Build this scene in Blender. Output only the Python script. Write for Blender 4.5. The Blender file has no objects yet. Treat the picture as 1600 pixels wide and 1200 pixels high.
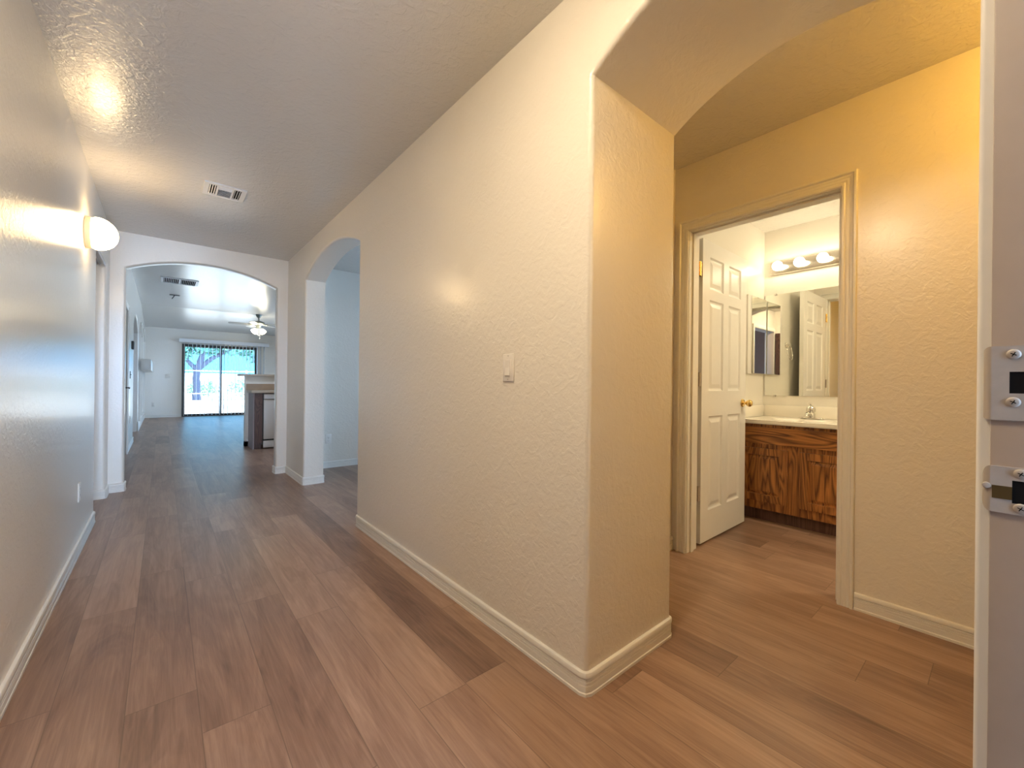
import bpy, bmesh, math, random
from mathutils import Vector, Matrix
random.seed(7)
PI = math.pi
C = bpy.context.scene.collection
sc = bpy.context.scene

# ---------------------------------------------------------------- camera
EYE = 1.06
yaw, pitch, roll = math.radians(40.022), math.radians(0.026), math.radians(0.631)
cd = bpy.data.cameras.new('camera'); cam = bpy.data.objects.new('camera', cd); C.objects.link(cam)
cd.sensor_width = 36; cd.lens = 650.0 / 1600 * 36; cd.clip_start = 0.02; cd.clip_end = 300
fwd = Vector((math.sin(yaw) * math.cos(pitch), math.cos(yaw) * math.cos(pitch), math.sin(pitch)))
rgt = Vector((math.cos(yaw), -math.sin(yaw), 0)); upv = rgt.cross(fwd)
r2 = rgt * math.cos(roll) + upv * math.sin(roll); u2 = -rgt * math.sin(roll) + upv * math.cos(roll)
cam.matrix_world = Matrix(((r2.x, u2.x, -fwd.x, 0), (r2.y, u2.y, -fwd.y, 0), (r2.z, u2.z, -fwd.z, EYE), (0, 0, 0, 1)))
sc.camera = cam
# ---------------------------------------------------------------- exposure
sc.view_settings.view_transform = 'Standard'; sc.view_settings.look = 'None'
sc.view_settings.gamma = 1; sc.view_settings.use_curve_mapping = False
sc.view_settings.exposure = 1.0
# ---------------------------------------------------------------- world: a daylight sky, made brighter towards +X and -Y to light the rooms
SKY_FAR, SKY_SIDE, SKY_PORCH = 1.35, 5.4, 17.0
w = bpy.data.worlds.new('sky'); sc.world = w; w.use_nodes = True
nt = w.node_tree; nt.nodes.clear()
def wn(t, **k):
    n = nt.nodes.new(t)
    for a, b in k.items(): setattr(n, a, b)
    return n
tc = wn('ShaderNodeTexCoord'); sp = wn('ShaderNodeSeparateXYZ'); nt.links.new(tc.outputs['Generated'], sp.inputs[0])
def wmap(sock, a, b, c, d):
    m = wn('ShaderNodeMapRange'); m.interpolation_type = 'SMOOTHSTEP'
    nt.links.new(sock, m.inputs[0])
    for i, v in enumerate((a, b, c, d)): m.inputs[i + 1].default_value = v
    return m.outputs[0]
side = wmap(sp.outputs[0], 0.4, 0.9, 0.0, SKY_SIDE)
far = wmap(sp.outputs[1], -0.9, -0.6, SKY_PORCH, SKY_FAR)
ad = wn('ShaderNodeMath', operation='ADD'); nt.links.new(side, ad.inputs[0]); nt.links.new(far, ad.inputs[1])
up = wmap(sp.outputs[2], -0.02, 0.5, 0.0, 1.0)
mx = wn('ShaderNodeMix', data_type='RGBA'); nt.links.new(up, mx.inputs[0])
mx.inputs[6].default_value = (0.48, 0.68, 1.0, 1); mx.inputs[7].default_value = (0.36, 0.60, 1.0, 1)
mx2 = wn('ShaderNodeMix', data_type='RGBA'); nt.links.new(wmap(sp.outputs[1], .5, .9, 0, 1), mx2.inputs[0])   # the clear turquoise sky over the garden
nt.links.new(mx.outputs[2], mx2.inputs[6]); mx2.inputs[7].default_value = (0.20, 0.95, 1.9, 1)
bg = wn('ShaderNodeBackground'); nt.links.new(mx2.outputs[2], bg.inputs[0]); nt.links.new(ad.outputs[0], bg.inputs[1])
ow = wn('ShaderNodeOutputWorld'); nt.links.new(bg.outputs[0], ow.inputs[0])
sun = bpy.data.lights.new('sun', 'SUN'); sun.energy = 11.0; sun.color = (1, .95, .85); sun.angle = .01
so = bpy.data.objects.new('sun', sun); C.objects.link(so); so.rotation_euler = (math.radians(6), math.radians(-34), 0)

WARM = (1.0, 0.66, 0.27); BATH = (1.0, 0.80, 0.44)
def portal(name, loc, rot, sx, sy):
    l = bpy.data.lights.new(name, 'AREA'); l.shape = 'RECTANGLE'; l.size = sx; l.size_y = sy; l.cycles.is_portal = True
    o = bpy.data.objects.new(name, l); C.objects.link(o); o.location = loc; o.rotation_euler = rot
portal('portal_dining', (4.62, 3.0, 1.35), (0, math.radians(90), 0), 1.5, 2.2)
portal('portal_living', (4.76, 11.9, 1.15), (0, math.radians(90), 0), 1.3, 4.6)
portal('portal_slider', (1.37, 15.68, 1.05), (math.radians(-90), 0, 0), 1.9, 2.1)
portal('portal_entry', (0.15, -0.16, 1.02), (math.radians(90), 0, 0), 0.95, 2.05)

# ---------------------------------------------------------------- materials
class NB:
    def __init__(s, name):
        s.m = bpy.data.materials.new(name); s.m.use_nodes = True; s.t = s.m.node_tree; s.t.nodes.clear()
        s.out = s.n('ShaderNodeOutputMaterial'); s.b = s.n('ShaderNodeBsdfPrincipled'); s.l(s.b.outputs[0], s.out.inputs[0])
    def n(s, t, **k):
        x = s.t.nodes.new(t)
        for a, b in k.items(): setattr(x, a, b)
        return x
    def l(s, a, b): s.t.links.new(a, b)
    def set(s, inp, v):
        if isinstance(v, bpy.types.NodeSocket): s.l(v, inp)
        else: inp.default_value = v
    def math(s, op, a, b=0.0, c=0.0):
        x = s.n('ShaderNodeMath', operation=op)
        for i, v in enumerate((a, b, c)): s.set(x.inputs[i], v)
        return x.outputs[0]
    def obj(s): return s.n('ShaderNodeTexCoord').outputs['Object']
    def mapping(s, v, sc=(1, 1, 1), loc=(0, 0, 0), rot=(0, 0, 0)):
        m = s.n('ShaderNodeMapping'); s.l(v, m.inputs[0]); m.inputs[1].default_value = loc; m.inputs[2].default_value = rot; m.inputs[3].default_value = sc
        return m.outputs[0]
    def noise(s, v, scale, detail=3, rough=.5, dist=0.0):
        x = s.n('ShaderNodeTexNoise'); s.l(v, x.inputs['Vector']); x.inputs['Scale'].default_value = scale; x.inputs['Detail'].default_value = detail
        x.inputs['Roughness'].default_value = rough; x.inputs['Distortion'].default_value = dist
        return x.outputs[0]
    def ramp(s, f, stops):
        r = s.n('ShaderNodeValToRGB'); s.l(f, r.inputs[0]); e = r.color_ramp.elements
        while len(e) < len(stops): e.new(.5)
        for i, (p, c) in enumerate(stops): e[i].position = p; e[i].color = (*c, 1)
        return r.outputs[0]
    def mix(s, f, a, b, mode='MIX'):
        x = s.n('ShaderNodeMix', data_type='RGBA', blend_type=mode)
        s.set(x.inputs[0], f)
        for i, v in ((6, a), (7, b)): s.set(x.inputs[i], (*v, 1) if isinstance(v, tuple) and len(v) == 3 else v)
        return x.outputs[2]
    def bump(s, h, strength, dist=.01):
        x = s.n('ShaderNodeBump'); s.l(h, x.inputs['Height']); x.inputs['Strength'].default_value = strength; x.inputs['Distance'].default_value = dist
        s.l(x.outputs[0], s.b.inputs['Normal'])
    def p(s, **k):
        for a, v in k.items():
            i = s.b.inputs[a.replace('_', ' ')]
            s.set(i, (*v, 1) if isinstance(v, tuple) and len(v) == 3 else v)
        return s

def plain(name, col, rough=.5, metal=0.0, nscale=30, var=.04, emit=None, es=0, coat=0, bump=0):
    b = NB(name); v = b.obj(); f = b.noise(v, nscale, 3)
    c2 = tuple(max(0, c * (1 - var * 2)) for c in col)
    b.l(b.mix(f, c2, tuple(min(1, c * (1 + var)) for c in col)), b.b.inputs['Base Color'])
    b.p(Roughness=rough, Metallic=metal)
    if coat: b.p(Coat_Weight=coat, Coat_Roughness=.1)
    if emit: b.p(Emission_Color=emit, Emission_Strength=es)
    if bump: b.bump(f, bump, .002)
    return b.m

def paint(name, col, rough=.32, strength=.5, coat=.5):
    b = NB(name); v = b.obj()
    n1 = b.noise(v, 55, 3, .55, .6); n2 = b.noise(v, 18, 2, .5, 1.2); n3 = b.noise(v, 1.3, 2)
    k = b.ramp(n2, [(.48, (0, 0, 0)), (.60, (1, 1, 1))])
    h = b.math('ADD', b.math('MULTIPLY', n1, .55), b.math('MULTIPLY', k, .18))
    b.l(b.mix(n3, tuple(c * .955 for c in col), col), b.b.inputs['Base Color'])
    b.p(Roughness=rough, Specular_IOR_Level=.5, Coat_Weight=coat, Coat_Roughness=.22)
    b.bump(h, strength, .006)
    return b.m

M = {}
M['wall'] = paint('wall_paint', (.81, .75, .655))
M['ceiling'] = paint('ceiling_paint', (.70, .665, .61), .24, .8)
M['bathwall'] = paint('bath_paint', (.82, .77, .68), .4, .2)
M['trim'] = plain('trim_enamel', (.80, .765, .70), .3, var=.02)
M['jamb'] = plain('taupe_jamb_paint', (.48, .40, .34), .45, var=.04, nscale=40, bump=.1)
M['door'] = plain('door_enamel', (.82, .79, .74), .3, var=.015)
M['plastic'] = plain('ivory_plastic', (.78, .73, .66), .35, var=.01)
M['white'] = plain('white_metal', (.80, .80, .80), .35, var=.01)
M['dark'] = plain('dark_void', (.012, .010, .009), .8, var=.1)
M['chrome'] = plain('chrome', (.70, .68, .64), .12, 1.0, var=.01)
M['brass'] = plain('brass', (.80, .58, .22), .2, 1.0, var=.02)
M['nickel'] = plain('painted_steel', (.46, .39, .32), .5, .15, var=.06, nscale=90, bump=.15)
M['steel'] = plain('screw_steel', (.55, .48, .38), .35, .8)
M['pewter'] = plain('pewter', (.24, .25, .22), .4, .7)
M['bronze'] = plain('bronze_aluminium', (.06, .06, .055), .5, .3)
M['dark'].node_tree.nodes['Principled BSDF'].inputs['Specular IOR Level'].default_value = .05
M['counter'] = plain('cultured_marble', (.88, .82, .71), .22, var=.02, nscale=6, coat=.2)
M['laminate'] = plain('beige_laminate', (.55, .44, .33), .35, var=.05, nscale=120)
M['tile'] = plain('tan_backsplash', (.40, .27, .17), .35, var=.12, nscale=9)
M['appliance'] = plain('appliance_enamel', (.68, .65, .62), .3, var=.01)
M['black'] = plain('black_plastic', (.03, .03, .03), .4)
M['blade'] = plain('fan_blade', (.62, .60, .55), .45, nscale=8)
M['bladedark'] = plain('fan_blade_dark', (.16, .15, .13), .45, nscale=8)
M['vane'] = plain('vinyl_vane', (.72, .74, .76), .5, var=.01)
M['porch'] = plain('porch_concrete', (.30, .27, .24), .9, nscale=20, var=.1)
M['gravel'] = plain('pale_gravel', (.72, .68, .62), .95, nscale=14, var=.18, bump=.4)
M['patio'] = plain('patio_concrete', (.66, .63, .60), .85, nscale=9, var=.06)
M['bark'] = plain('bark', (.045, .05, .075), .95, nscale=22, var=.3, bump=.8)
M['leafa'] = plain('tree_leaves', (.10, .24, .17), .8, nscale=5, var=.25)
M['leafb'] = plain('shrub_leaves', (.12, .24, .14), .8, nscale=7, var=.25)
M['block'] = plain('block_wall', (.62, .57, .52), .9, nscale=6, var=.06)
M['stucco'] = plain('stucco', (.09, .045, .028), .9, nscale=50, var=.05, bump=.4)
M['glow'] = plain('sconce_glass', (.9, .85, .7), .3, emit=(1.0, .72, .38), es=16.5)
M['glow2'] = plain('alcove_glass', (.9, .85, .7), .3, emit=(1.0, .56, .10), es=21)
M['bulb'] = plain('bulb_glass', (.95, .93, .88), .3, emit=(1.0, .88, .62), es=10)
M['fanglow'] = plain('fan_shade_glass', (.9, .88, .8), .3, emit=(1.0, .90, .66), es=16)
M['backplate'] = plain('sconce_plate', (.72, .58, .40), .45, var=.02)

def mirror():
    b = NB('mirror_glass'); v = b.obj(); f = b.noise(v, 2, 1)
    b.l(b.mix(f, (.90, .92, .88), (.93, .94, .90)), b.b.inputs['Base Color']); b.p(Roughness=.012, Metallic=1.0); return b.m
M['mirror'] = mirror()
def glass():
    b = NB('window_glass'); tr = b.n('ShaderNodeBsdfTransparent'); tr.inputs[0].default_value = (.93, .97, .97, 1)
    gl = b.n('ShaderNodeBsdfGlossy'); gl.inputs['Roughness'].default_value = .03
    fr = b.n('ShaderNodeFresnel'); fr.inputs[0].default_value = 1.35
    mxs = b.n('ShaderNodeMixShader'); b.l(fr.outputs[0], mxs.inputs[0]); b.l(tr.outputs[0], mxs.inputs[1]); b.l(gl.outputs[0], mxs.inputs[2])
    b.l(mxs.outputs[0], b.out.inputs[0]); return b.m
M['glass'] = glass()

def floor_mat():
    b = NB('vinyl_plank'); v = b.obj(); s = b.n('ShaderNodeSeparateXYZ'); b.l(v, s.inputs[0]); x, y = s.outputs[0], s.outputs[1]
    PW, PL = .1825, 1.22
    xr = b.math('DIVIDE', b.math('ADD', x, .0825 + PW * 40), PW); row = b.math('FLOOR', xr)
    wn1 = b.n('ShaderNodeTexWhiteNoise', noise_dimensions='1D'); b.l(row, wn1.inputs['W'])
    yr = b.math('ADD', b.math('DIVIDE', y, PL), b.math('ADD', b.math('MULTIPLY', wn1.outputs[0], 3.7), 40.0)); idx = b.math('FLOOR', yr)
    seed = b.math('ADD', b.math('MULTIPLY', row, 13.37), b.math('MULTIPLY', idx, 7.13))
    wn2 = b.n('ShaderNodeTexWhiteNoise', noise_dimensions='1D'); b.l(seed, wn2.inputs['W'])
    cmb = b.n('ShaderNodeCombineXYZ'); b.l(x, cmb.inputs[0]); b.l(y, cmb.inputs[1]); b.l(b.math('MULTIPLY', wn2.outputs[0], 50), cmb.inputs[2])
    g1 = b.noise(b.mapping(cmb.outputs[0], (46, 1.9, 1)), 1, 6, .68, 1.2)
    g2 = b.noise(b.mapping(cmb.outputs[0], (5.5, .9, 1)), 1, 3, .5, 1.6)
    rings = b.math('FRACT', b.math('MULTIPLY', g2, 9))
    ring = b.math('ABSOLUTE', b.math('SUBTRACT', rings, .5))
    tone = b.math('ADD', b.math('ADD', b.math('MULTIPLY', wn2.outputs[0], .20), .11), b.math('ADD', b.math('MULTIPLY', g1, .50), b.math('ADD', b.math('MULTIPLY', g2, .42), b.math('MULTIPLY', ring, .10))))
    col = b.ramp(tone, [(.44, (.135, .072, .047)), (.66, (.27, .158, .106)), (.90, (.43, .275, .19))])
    fx = b.math('FRACT', xr); fy = b.math('FRACT', yr)
    ex = b.math('MINIMUM', fx, b.math('SUBTRACT', 1.0, fx)); ey = b.math('MINIMUM', fy, b.math('SUBTRACT', 1.0, fy))
    seam = b.math('MAXIMUM', b.math('LESS_THAN', ex, .0075), b.math('LESS_THAN', ey, .0013))
    b.l(b.mix(b.math('MULTIPLY', seam, .45), col, (.07, .045, .03)), b.b.inputs['Base Color'])
    b.l(b.math('ADD', b.math('MULTIPLY', g1, .10), .30), b.b.inputs['Roughness'])
    b.bump(b.math('SUBTRACT', b.math('MULTIPLY', g1, .3), seam), .25, .0015)
    return b.m
M['floor'] = floor_mat()

def oak(name, axis, dark=(.085, .024, .006), lite=(.50, .20, .050)):
    b = NB(name); v = b.obj()
    sc_ = (8.5, 8.5, 1.1) if axis == 'z' else (8.5, 1.1, 8.5)
    vv = b.mapping(v, sc_, (.3, .7, .2))
    big = b.noise(vv, .9, 2, .5, .9); fr = b.math('FRACT', b.math('MULTIPLY', big, 13)); tri = b.math('ABSOLUTE', b.math('SUBTRACT', fr, .5))
    sf = (120, 120, 5) if axis == 'z' else (120, 5, 120)
    fine = b.noise(b.mapping(v, sf), 1, 3, .6)
    t = b.math('ADD', b.math('MULTIPLY', tri, 1.0), b.math('MULTIPLY', fine, .75))
    b.l(b.ramp(t, [(.30, dark), (.55, tuple((a + c) / 2 * .9 for a, c in zip(dark, lite))), (.95, lite)]), b.b.inputs['Base Color'])
    b.p(Roughness=.38); b.bump(fine, .15, .001); return b.m
M['oakz'] = oak('oak_upright', 'z'); M['oaky'] = oak('oak_crosswise', 'y')
M['browndoor'] = oak('walnut_stain', 'z', (.035, .015, .008), (.13, .058, .028))
M['cab'] = oak('kitchen_cabinet_wood', 'z', (.06, .028, .02), (.15, .075, .05))

# ---------------------------------------------------------------- helpers
def finish(name, bm, mat, parent=None, smooth=None, loc=None):
    bmesh.ops.recalc_face_normals(bm, faces=bm.faces)
    me = bpy.data.meshes.new(name)
    if parent is not None and loc is None:
        bmesh.ops.translate(bm, vec=-parent_loc(parent), verts=bm.verts)
    bm.to_mesh(me); bm.free()
    if smooth is not None:
        me.shade_smooth(); me.set_sharp_from_angle(angle=math.radians(smooth))
    for m in (mat if isinstance(mat, (list, tuple)) else [mat]): me.materials.append(m)
    o = bpy.data.objects.new(name, me); C.objects.link(o)
    if parent is not None: o.parent = parent
    return o
def parent_loc(p):
    v = Vector((0, 0, 0))
    while p is not None: v += p.location; p = p.parent
    return v
def struct(o): o['kind'] = 'structure'; return o
def thing(name, label, cat, loc, group=None):
    o = bpy.data.objects.new(name, None); C.objects.link(o); o.location = loc; o.empty_display_size = .05
    o['label'] = label; o['category'] = cat
    if group: o['group'] = group
    return o
def tag(o, label, cat, group=None, kind=None):
    o['label'] = label; o['category'] = cat
    if group: o['group'] = group
    if kind: o['kind'] = kind
    return o
def box(bm, x0, x1, y0, y1, z0, z1, bev=0.0, seg=2, rot=None, piv=None):
    vs = [bm.verts.new((x, y, z)) for x in (x0, x1) for y in (y0, y1) for z in (z0, z1)]
    idx = ((0, 1, 3, 2), (4, 6, 7, 5), (0, 4, 5, 1), (2, 3, 7, 6), (0, 2, 6, 4), (1, 5, 7, 3))
    fs = [bm.faces.new([vs[i] for i in f]) for f in idx]
    if bev:
        es = list({e for f in fs for e in f.edges})
        r = bmesh.ops.bevel(bm, geom=es, offset=bev, segments=seg, profile=.5, affect='EDGES')
        vs = list({v for v in r['verts']} | {v for v in vs if v.is_valid})
        vs = [v for v in vs if v.is_valid]
    if rot is not None: bmesh.ops.rotate(bm, cent=piv, matrix=rot, verts=vs)
    return vs
def bx(name, mat, parent, *a, bev=0.0, seg=2, smooth=None):
    bm = bmesh.new(); box(bm, *a, bev=bev, seg=seg); return finish(name, bm, mat, parent, smooth if smooth is not None else (40 if bev else None))
AX = {'x': Matrix(((0, 0, 1), (0, 1, 0), (-1, 0, 0))), 'y': Matrix(((1, 0, 0), (0, 0, 1), (0, -1, 0))), 'z': Matrix.Identity(3)}
def lathe(bm, prof, cen, axis='z', seg=24, cap=True, mat3=None, off=0):
    """prof: list of (radius, height along axis); cen: origin."""
    A = mat3 if mat3 is not None else AX[axis]; rings = []
    for r, h in prof:
        if r < 1e-6: rings.append([bm.verts.new(Vector(cen) + A @ Vector((0, 0, h)))])
        else: rings.append([bm.verts.new(Vector(cen) + A @ Vector((r * math.cos(2 * PI * (k + off) / seg), r * math.sin(2 * PI * (k + off) / seg), h))) for k in range(seg)])
    for a, b in zip(rings, rings[1:]):
        for k in range(seg):
            k2 = (k + 1) % seg
            if len(a) == 1 and len(b) == 1: continue
            if len(a) == 1: bm.faces.new((a[0], b[k], b[k2]))
            elif len(b) == 1: bm.faces.new((a[k], b[0], a[k2]))
            else: bm.faces.new((a[k], b[k], b[k2], a[k2]))
    if cap:
        for r in (rings[0], rings[-1]):
            if len(r) > 2: bm.faces.new(r)
def tube(bm, pts, r, seg=8):
    pts = [Vector(p) for p in pts]; rings = []
    rr = r if isinstance(r, (list, tuple)) else [r] * len(pts)
    for i, p in enumerate(pts):
        d = (pts[min(i + 1, len(pts) - 1)] - pts[max(i - 1, 0)]).normalized()
        a = d.orthogonal().normalized() if i == 0 else (pa - d * pa.dot(d)).normalized()
        pa = a; c = d.cross(a)
        rings.append([bm.verts.new(p + (a * math.cos(2 * PI * k / seg) + c * math.sin(2 * PI * k / seg)) * rr[i]) for k in range(seg)])
    for a, b in zip(rings, rings[1:]):
        for k in range(seg): bm.faces.new((a[k], a[(k + 1) % seg], b[(k + 1) % seg], b[k]))
    bm.faces.new(rings[0]); bm.faces.new(rings[-1])
def arch_pts(s0, s1, spring, rise, n=40):
    hw = (s1 - s0) / 2; cx = (s0 + s1) / 2; R = (hw * hw + rise * rise) / (2 * rise); zc = spring + rise - R; a0 = math.asin(hw / R)
    return [(cx + R * math.sin(t), zc + R * math.cos(t)) for t in [-a0 + 2 * a0 * k / n for k in range(n + 1)]]
def wall_poly(name, plane, t0, t1, s0, s1, H, openings, mat, bevel=(), z0=0.0, top=None):
    """Wall slab with openings that reach the floor. plane 'x' => thickness along X and s=Y; 'y' => thickness along Y and s=X.
    openings: (a, b, spring, rise). bevel: subset of {t0, t1} whose opening / end edges are rounded."""
    pts = [(s0, z0)]
    for a, b, sp_, ri in openings:
        pts += [(a, z0)] + (arch_pts(a, b, sp_, ri) if ri > 0 else [(a, sp_), (b, sp_)]) + [(b, z0)]
    pts += [(s1, z0)] + (top if top else [(s1, H), (s0, H)])
    bm = bmesh.new()
    mk = (lambda s, z, t: (t, s, z)) if plane == 'x' else (lambda s, z, t: (s, t, z))
    A = [bm.verts.new(mk(s, z, t0)) for s, z in pts]; B = [bm.verts.new(mk(s, z, t1)) for s, z in pts]
    bm.faces.new(A); bm.faces.new(list(reversed(B)))
    n = len(pts)
    for i in range(n): bm.faces.new((A[i], A[(i + 1) % n], B[(i + 1) % n], B[i]))
    bmesh.ops.recalc_face_normals(bm, faces=bm.faces)
    if bevel:
        es = []
        for side_, vs in ((t0, A), (t1, B)):
            if side_ not in bevel: continue
            for i in range(1, n - 1):
                a, b_ = vs[i], vs[i + 1]
                if abs(pts[i][1] - z0) < 1e-6 and abs(pts[i + 1][1] - z0) < 1e-6: continue
                if i + 1 >= 1 + sum((43 if o[3] > 0 else 4) for o in openings): continue
                e = bm.edges.get((a, b_))
                if e: es.append(e)
        bmesh.ops.bevel(bm, geom=es, offset=.019, segments=5, profile=.5, affect='EDGES')
    bmesh.ops.triangulate(bm, faces=[f for f in bm.faces if len(f.verts) > 4])
    return struct(finish(name, bm, mat, smooth=35))
def sbox(name, mat, *a, bev=0.0): return struct(bx(name, mat, None, *a, bev=bev, seg=3))

BBP = [(0, 0), (.0125, 0), (.0125, .010), (.0100, .013), (.0100, .034), (.0075, .036), (.0100, .038), (.0100, .046), (.0070, .048), (.0100, .050), (.0100, .057), (.0070, .059), (.0125, .063), (.0125, .073), (.0095, .079), (.004, .082), (0, .082)]
def sweep(bm, path, prof, left=True):
    """sweep prof (offset, z) along a plan polyline; offset to the left or right of travel, mitred."""
    P = [Vector((p[0], p[1])) for p in path]; rings = []
    for i, p in enumerate(P):
        d0 = (P[i] - P[i - 1]).normalized() if i else None; d1 = (P[i + 1] - P[i]).normalized() if i < len(P) - 1 else None
        nrm = lambda d: Vector((-d.y, d.x)) * (1 if left else -1)
        if d0 is None: m = nrm(d1)
        elif d1 is None: m = nrm(d0)
        else:
            m = nrm(d0) + nrm(d1); m = m / (m.length_squared / 2) if m.length > 1e-6 else nrm(d0)
        rings.append([bm.verts.new((p.x + m.x * o, p.y + m.y * o, z)) for o, z in prof])
    n = len(prof)
    for a, b in zip(rings, rings[1:]):
        for k in range(n): bm.faces.new((a[k], a[(k + 1) % n], b[(k + 1) % n], b[k]))
    bm.faces.new(rings[0]); bm.faces.new(rings[-1])
def baseboard(name, path, left=True, round_convex=True):
    out = []
    for i, p in enumerate(path):
        if 0 < i < len(path) - 1 and round_convex:
            a, q, c = Vector(path[i - 1]), Vector(p), Vector(path[i + 1]); d0 = (q - a).normalized(); d1 = (c - q).normalized()
            cr = d0.x * d1.y - d0.y * d1.x
            if (cr < 0) == left:      # convex corner seen from the board's side
                R = .020
                out += [tuple(q - d0 * R), tuple(q - d0 * R * .3 + d1 * R * .3), tuple(q + d1 * R)]; continue
        out.append(p)
    bm = bmesh.new(); sweep(bm, out, BBP, left); return struct(finish(name, bm, M['trim'], smooth=30))

# ---------------------------------------------------------------- setting
LX, RX, RX2, PX2 = -.387, 1.11, 1.305, 1.665     # left wall, right wall faces, pier back
EY, EY2 = 5.40, 5.52                              # end wall
H = 2.465
AY = .915                                         # pier face
struct(bx('floor', M['floor'], None, -1.6, 4.8, -.14, 15.62, -.06, 0))
struct(bx('ceiling', M['ceiling'], None, -1.3, 4.8, -.62, 5.46, H, H + .12))
# living-room ceiling: flat, then falling to the window wall
bm = bmesh.new(); prof = [(5.46, 2.80), (12.7, 2.80), (15.66, 2.555), (15.66, 2.70), (12.7, 2.95), (5.46, 2.95)]
A = [bm.verts.new((-.6, y, z)) for y, z in prof]; B = [bm.verts.new((4.8, y, z)) for y, z in prof]
bm.faces.new(A); bm.faces.new(list(reversed(B)))
for i in range(6): bm.faces.new((A[i], A[(i + 1) % 6], B[(i + 1) % 6], B[i]))
bmesh.ops.triangulate(bm, faces=[f for f in bm.faces if len(f.verts) > 4])
struct(finish('ceiling_living', bm, M['ceiling']))
# hall walls
wall_poly('wall_left', 'x', LX - .12, LX, -.14, 5.46, H + .02, [(4.38, 5.17, 2.09, 0)], M['wall'], bevel=(LX,))
wall_poly('wall_right', 'x', RX, RX2, -.14, EY + .06, H + .02, [(0.0, AY, 2.12, .141), (3.10, 4.634, 2.108, .163)], M['wall'], bevel=(RX,))
wall_poly('wall_right_pier', 'x', RX2, PX2, -.14, 1.52, H + .02, [(0.0, AY, 2.12, .141)], M['wall'], bevel=(PX2,))
wall_poly('wall_far', 'y', EY, EY2, LX - .12, 4.7, 2.86, [(-.276, 1.0, 2.13, .143)], M['wall'], bevel=(EY, EY2))
# entry wall with the front doorway the camera stands in
wall_poly('wall_entry', 'y', -.14, 0.0, LX - .1, RX + .02, H + .02, [(-.345, .622, 2.10, 0)], M['wall'])
# alcove
sbox('wall_alcove_far', M['wall'], PX2 - .02, 2.56, 1.40, 1.52, 0, H + .02)
sbox('wall_alcove_near', M['wall'], PX2 - .35, 2.56, -.57, -.45, 0, H + .02)
sbox('wall_alcove_return', M['wall'], PX2 - .12, PX2, -.46, -.10, 0, H + .02)
BX0, BX1 = 2.55, 2.675; DY0, DY1, DZ = .535, 1.30, 2.04
wall_poly('wall_bath_front', 'x', BX0, BX1, -1.32, 1.46, H + .02, [(DY0 - .018, DY1 + .018, DZ + .018, 0)], M['wall'])
sbox('wall_bath_left', M['bathwall'], BX1 - .01, 4.32, 1.43, 1.52, 0, H + .02)
sbox('wall_bath_back', M['bathwall'], 4.19, 4.31, -1.32, 1.45, 0, H + .02)
sbox('wall_bath_right', M['bathwall'], BX1 - .01, 4.31, -1.44, -1.32, 0, H + .02)
# bath has its own near ceiling/floor south of the alcove
sbox('ceiling_bath', M['bathwall'], 2.60, 4.32, -1.44, -.615, H, H + .12)
sbox('floor_bath', M['floor'], 2.50, 4.32, -1.44, -.141, -.06, 0)
sbox('floor_alcove', M['floor'], 1.30, 2.499, -.57, -.141, -.06, 0)
# dining room behind the side arch; unseen window added in the +X wall for daylight
bm = bmesh.new(); wx0, wx1 = 4.45, 4.57
for a in ((1.52, 1.9, 0, H), (4.1, EY + .02, 0, H), (1.9, 4.1, 0, .95), (1.9, 4.1, 2.1, H)): box(bm, wx0, wx1, *a)
struct(finish('wall_dining_side', bm, M['wall']))
bm = bmesh.new()
for a in ((1.9, 4.1, .95, 1.0), (1.9, 4.1, 2.05, 2.1), (1.9, 1.95, 1.0, 2.05), (4.05, 4.1, 1.0, 2.05), (2.97, 3.03, 1.0, 2.05)): box(bm, 4.5, 4.55, *a)
w2 = struct(finish('window_2_added', bm, M['white'])); bx('pane', M['glass'], w2, 4.52, 4.526, 1.95, 4.05, 1.0, 2.05)
# living-room shell
LVX = -.39
def niche_wall():
    # wall with one arched passage and two shallow arched niches
    wall_poly('wall_living_left', 'x', LVX - .14, LVX, 5.50, 15.60, 2.9,
              [(7.22, 8.06, 2.05, 0), (9.72, 11.50, 2.02, .26)], M['wall'], bevel=(LVX,), top=[(15.60, 2.62), (12.7, 2.9), (5.50, 2.9)])
niche_wall()
bm = bmesh.new()
def niche(y0, y1, z0, spring, rise, d=.10, t=.05):
    """raised arched surround standing proud of the wall around a recessed panel"""
    outer = [(y0 - t, z0 - t)] + arch_pts(y0 - t, y1 + t, spring, rise + t, 24) + [(y1 + t, z0 - t)]
    inner = [(y0, z0)] + arch_pts(y0, y1, spring, rise, 24) + [(y1, z0)]
    n = len(outer)
    a = [bm.verts.new((LVX, y, z)) for y, z in outer]; b = [bm.verts.new((LVX + d, y, z)) for y, z in outer]
    c = [bm.verts.new((LVX + d, y, z)) for y, z in inner]; e = [bm.verts.new((LVX + .002, y, z)) for y, z in inner]
    for i in range(n):
        j = (i + 1) % n
        bm.faces.new((a[i], a[j], b[j], b[i])); bm.faces.new((b[i], b[j], c[j], c[i])); bm.faces.new((c[i], c[j], e[j], e[i]))
niche(11.85, 12.95, .24, 2.05, .24, .035); niche(13.25, 14.35, .24, 2.05, .24, .035)
struct(finish('trim_niches', bm, M['trim'], smooth=35))
sbox('wall_passage', M['wall'], -1.75, -1.63, 5.6, 15.6, 0, 2.9)
sbox('floor_passage', M['floor'], -1.75, -1.601, 5.6, 15.6, -.06, 0)
sbox('ceiling_passage', M['ceiling'], -1.75, LVX - .1, 5.46, 15.6, 2.60, 2.7)
sbox('wall_passage_end', M['wall'], -1.7, LVX - .1, 5.48, 5.6, 0, 2.7)
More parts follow.
